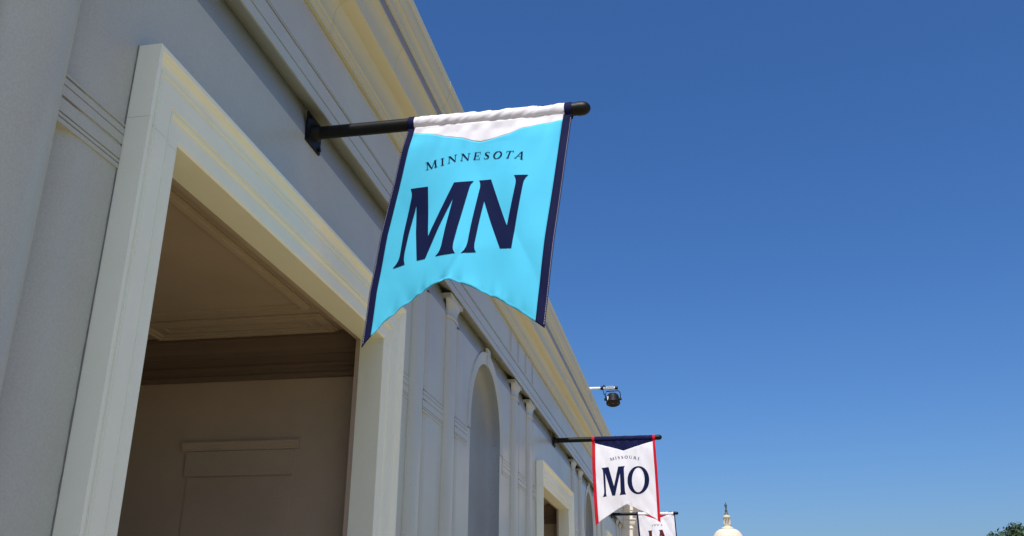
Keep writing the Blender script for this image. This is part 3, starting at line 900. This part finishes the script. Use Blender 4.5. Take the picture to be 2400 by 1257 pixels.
cb = [(-1.56, LY, 4.33), (-1.535, LY - 0.03, 4.22), (-1.49, LY - 0.04, 4.15), (-1.44, LY - 0.02, 4.19), (-1.40, LY - 0.03, 4.24)]
PB(MB().tube(cb, 0.008, 6), 'cable', M_LAMP, lp, lo)
PB(MB().box(lx - 0.097, lx - 0.075, LY - 0.112, LY - 0.104, lz - 0.05, lz + 0.025), 'sticker', M_WHITEP, lp, lo)

# ------------------------------------------------------------------ the great dome far away
DX, DY = 26.5, 800.0
cap = empty('domed_capitol', (DX, DY, -EYE))
tag(cap, 'far cream dome with columned lantern and dark statue on the horizon', 'building')
co = Vector((DX, DY, -EYE))
def D(mb, nm, m, par=cap, sm=True):
    mb.v = [(a - co.x, b - co.y, c - co.z) for a, b, c in mb.v]
    return mb.build(nm, m, par, sm)
# dome shell with shallow ribs
prof = [(5.1, 77.8), (6.4, 77.5), (7.6, 76.9), (8.7, 76.1), (9.7, 75.0), (10.7, 73.6), (11.5, 72.1), (12.3, 70.4), (13.1, 68.2), (13.9, 65.6), (14.6, 62.4), (15.2, 59.0)]
prof += [(16.2, 58.8), (16.2, 57.6), (15.2, 57.2), (15.2, 50.0), (17.5, 49.5), (17.5, 47.0)]
dm = MB(); n = 144; vs = []
for r, z in prof:
    for j in range(n):
        t = 2 * PI * j / n
        rib = 0.22 if (j % 4) in (0, 1) and r < 15.9 else 0.0
        vs.append((DX + (r + rib) * math.cos(t), DY + (r + rib) * math.sin(t), z))
dm.add(vs, [(i * n + j, i * n + (j + 1) % n, (i + 1) * n + (j + 1) % n, (i + 1) * n + j) for i in range(len(prof) - 1) for j in range(n)])
dome = D(dm, 'dome', M_DOME)
for k in range(36):
    a = 2 * PI * k / 36
    if math.sin(a) < 0.2:
        zc_ = 70.9
        r = 12.25
        q = Vector((math.cos(a), math.sin(a), 0)); s_ = Vector((-math.sin(a), math.cos(a), 0))
        p = Vector((DX, DY, zc_)) + q * r
        u = Vector((0, 0, 1)) * 0.8 + q * -0.75
        D(MB().add([p - s_ * 0.3 - u * 0.6 + q * 0.25, p + s_ * 0.3 - u * 0.6 + q * 0.25, p + s_ * 0.3 + u * 0.6 + q * 0.25, p - s_ * 0.3 + u * 0.6 + q * 0.25,
                    p - s_ * 0.3 - u * 0.6 - q, p + s_ * 0.3 - u * 0.6 - q, p + s_ * 0.3 + u * 0.6 - q, p - s_ * 0.3 + u * 0.6 - q],
                   [(0, 1, 2, 3), (0, 4, 5, 1), (1, 5, 6, 2), (2, 6, 7, 3), (3, 7, 4, 0)]), 'dome_window', M_DARKW, dome, False)
ct = (DX, DY, 0)
lan = D(MB().lathe([(5.1, 77.8), (5.1, 78.6), (4.2, 79.2), (3.3, 79.5), (3.0, 79.6), (2.9, 80.6), (3.2, 81.0), (3.2, 81.5), (0, 81.5)], 32, ct), 'lantern_base', M_DOME)
D(MB().lathe([(1.75, 81.5), (1.75, 86.2)], 20, ct), 'lantern_core', M_DARKW, lan)
for k in range(12):
    a = 2 * PI * (k + 0.5) / 12
    D(MB().tube([(DX + 2.55 * math.cos(a), DY + 2.55 * math.sin(a), 81.5), (DX + 2.55 * math.cos(a), DY + 2.55 * math.sin(a), 86.2)], [0.36, 0.30], 10), 'lantern_column', M_DOME, lan)
ent = D(MB().lathe([(0, 86.2), (2.9, 86.2), (2.9, 86.8), (3.3, 87.0), (3.3, 87.4), (2.7, 87.6), (2.6, 88.9), (0, 88.9)], 32, ct), 'lantern_entablature', M_DOME)
D(MB().lathe([(2.15, 88.9), (2.0, 89.4), (1.4, 90.2), (1.0, 90.9), (0.85, 91.6), (1.0, 91.8), (1.0, 92.7), (0.75, 93.0), (0.7, 93.9), (0, 93.9)], 24, ct), 'statue_pedestal', M_BRONZE)
# statue: robed standing figure with crest
st = MB(); n = 14; vs = []
sp = [(0.62, 0.55, 93.9, 0), (0.66, 0.55, 94.6, 0.02), (0.75, 0.6, 95.4, 0.05), (0.9, 0.62, 96.2, 0.05), (0.95, 0.6, 96.9, 0.02), (0.85, 0.55, 97.4, 0), (0.40, 0.38, 97.75, -0.02), (0.30, 0.3, 97.95, -0.02), (0.38, 0.40, 98.25, -0.02), (0.34, 0.38, 98.6, -0.02), (0.16, 0.2, 98.95, -0.05), (0.05, 0.08, 99.3, -0.08)]
for a_, b_, z, dx in sp:
    for j in range(n):
        t = 2 * PI * j / n
        vs.append((DX + dx + a_ * math.cos(t) * (1 + 0.08 * math.sin(4 * t + z)), DY + b_ * math.sin(t), z))
st.add(vs, [(i * n + j, i * n + (j + 1) % n, (i + 1) * n + (j + 1) % n, (i + 1) * n + j) for i in range(len(sp) - 1) for j in range(n)])
st.tube([(DX - 0.75, DY, 97.3), (DX - 1.05, DY - 0.1, 96.5), (DX - 0.95, DY - 0.3, 95.7)], [0.26, 0.22, 0.16], 8)
D(st, 'statue', M_BRONZE)
# peristyle and the long building below
D(MB().lathe([(17.5, 47.0), (18.6, 46.8), (18.6, 45.0), (16.0, 44.8), (16.0, 33.0), (20, 33.0), (20, 29.0)], 72, ct), 'drum', M_DOME)
for k in range(24):
    a = 2 * PI * k / 24
    D(MB().tube([(DX + 17.8 * math.cos(a), DY + 17.8 * math.sin(a), 33.0), (DX + 17.8 * math.cos(a), DY + 17.8 * math.sin(a), 45.0)], [0.55, 0.48], 8), 'drum_column', M_DOME)
bw = MB().box(DX - 50, DX + 50, DY - 20, DY + 20, -EYE, 26)
bw.box(DX - 21, DX + 21, DY - 21, DY + 21, 26, 29.0)
D(bw, 'main_block', M_DOME, cap, False)

# ------------------------------------------------------------------ tree at the right edge
def tree(x, y, h, rad, label, seed):
    r = random.Random(seed)
    t = empty('leafy_tree', (x, y, -EYE))
    tag(t, label, 'tree')
    tb = MB()
    tb.tube([(0, 0, 0), (0.1, 0, h * 0.18), (0.0, 0.1, h * 0.38), (0.2, 0, h * 0.62)], [0.42, 0.33, 0.25, 0.10], 12)
    tips = []
    for k in range(13):
        a = k * 2.4 + r.uniform(-0.3, 0.3)
        z0 = h * r.uniform(0.22, 0.5)
        L = rad * r.uniform(0.6, 0.95)
        p1 = Vector((math.cos(a) * L * 0.5, math.sin(a) * L * 0.5, z0 + h * 0.12))
        p2 = Vector((math.cos(a) * L, math.sin(a) * L, z0 + h * r.uniform(0.16, 0.34)))
        tb.tube([(0, 0, z0), p1, p2], [0.15, 0.09, 0.03], 7)
        tips += [p1, p2]
    tb.build('trunk', M_BARK, t, True)
    blobs = []
    cz = h * 0.60
    for k in range(90):
        while True:
            v = Vector((r.uniform(-1, 1), r.uniform(-1, 1), r.uniform(-1, 1)))
            if 0.25 < v.length < 1: break
        p = Vector((v.x * rad * 0.86, v.y * rad * 0.86, cz + v.z * h * 0.345))
        blobs.append((p, r.uniform(0.9, 1.75)))
    vs, fs = [], []
    for p, br in blobs:
        for k in range(420):
            d = Vector((r.gauss(0, 1), r.gauss(0, 1), r.gauss(0, 1))).normalized()
            q = p + d * br * (r.random() ** 0.4) * Vector((1, 1, 0.8)).length / 1.6
            nrm = (d + Vector((r.uniform(-.8, .8), r.uniform(-.8, .8), r.uniform(-.2, 1)))).normalized()
            a = nrm.orthogonal().normalized(); b = nrm.cross(a)
            ang = r.uniform(0, 6.28); a, b = a * math.cos(ang) + b * math.sin(ang), b * math.cos(ang) - a * math.sin(ang)
            s = r.uniform(0.15, 0.28)
            k0 = len(vs)
            vs += [q - a * s, q + b * s * 0.5 + nrm * 0.02, q + a * s, q - b * s * 0.5 + nrm * 0.02]
            fs.append((k0, k0 + 1, k0 + 2, k0 + 3))
    link_mesh('crown', vs, fs, M_LEAF, t)
    return t
tree(38.1, 120.0, 13.5, 7.7, 'dark green tree crown rising into the lower right corner', 11)

# lift everything from eye level to the ground
for o in list(C.objects):
    if o.parent is None and o.type not in {'CAMERA', 'LIGHT'}:
        o.location.z += EYE
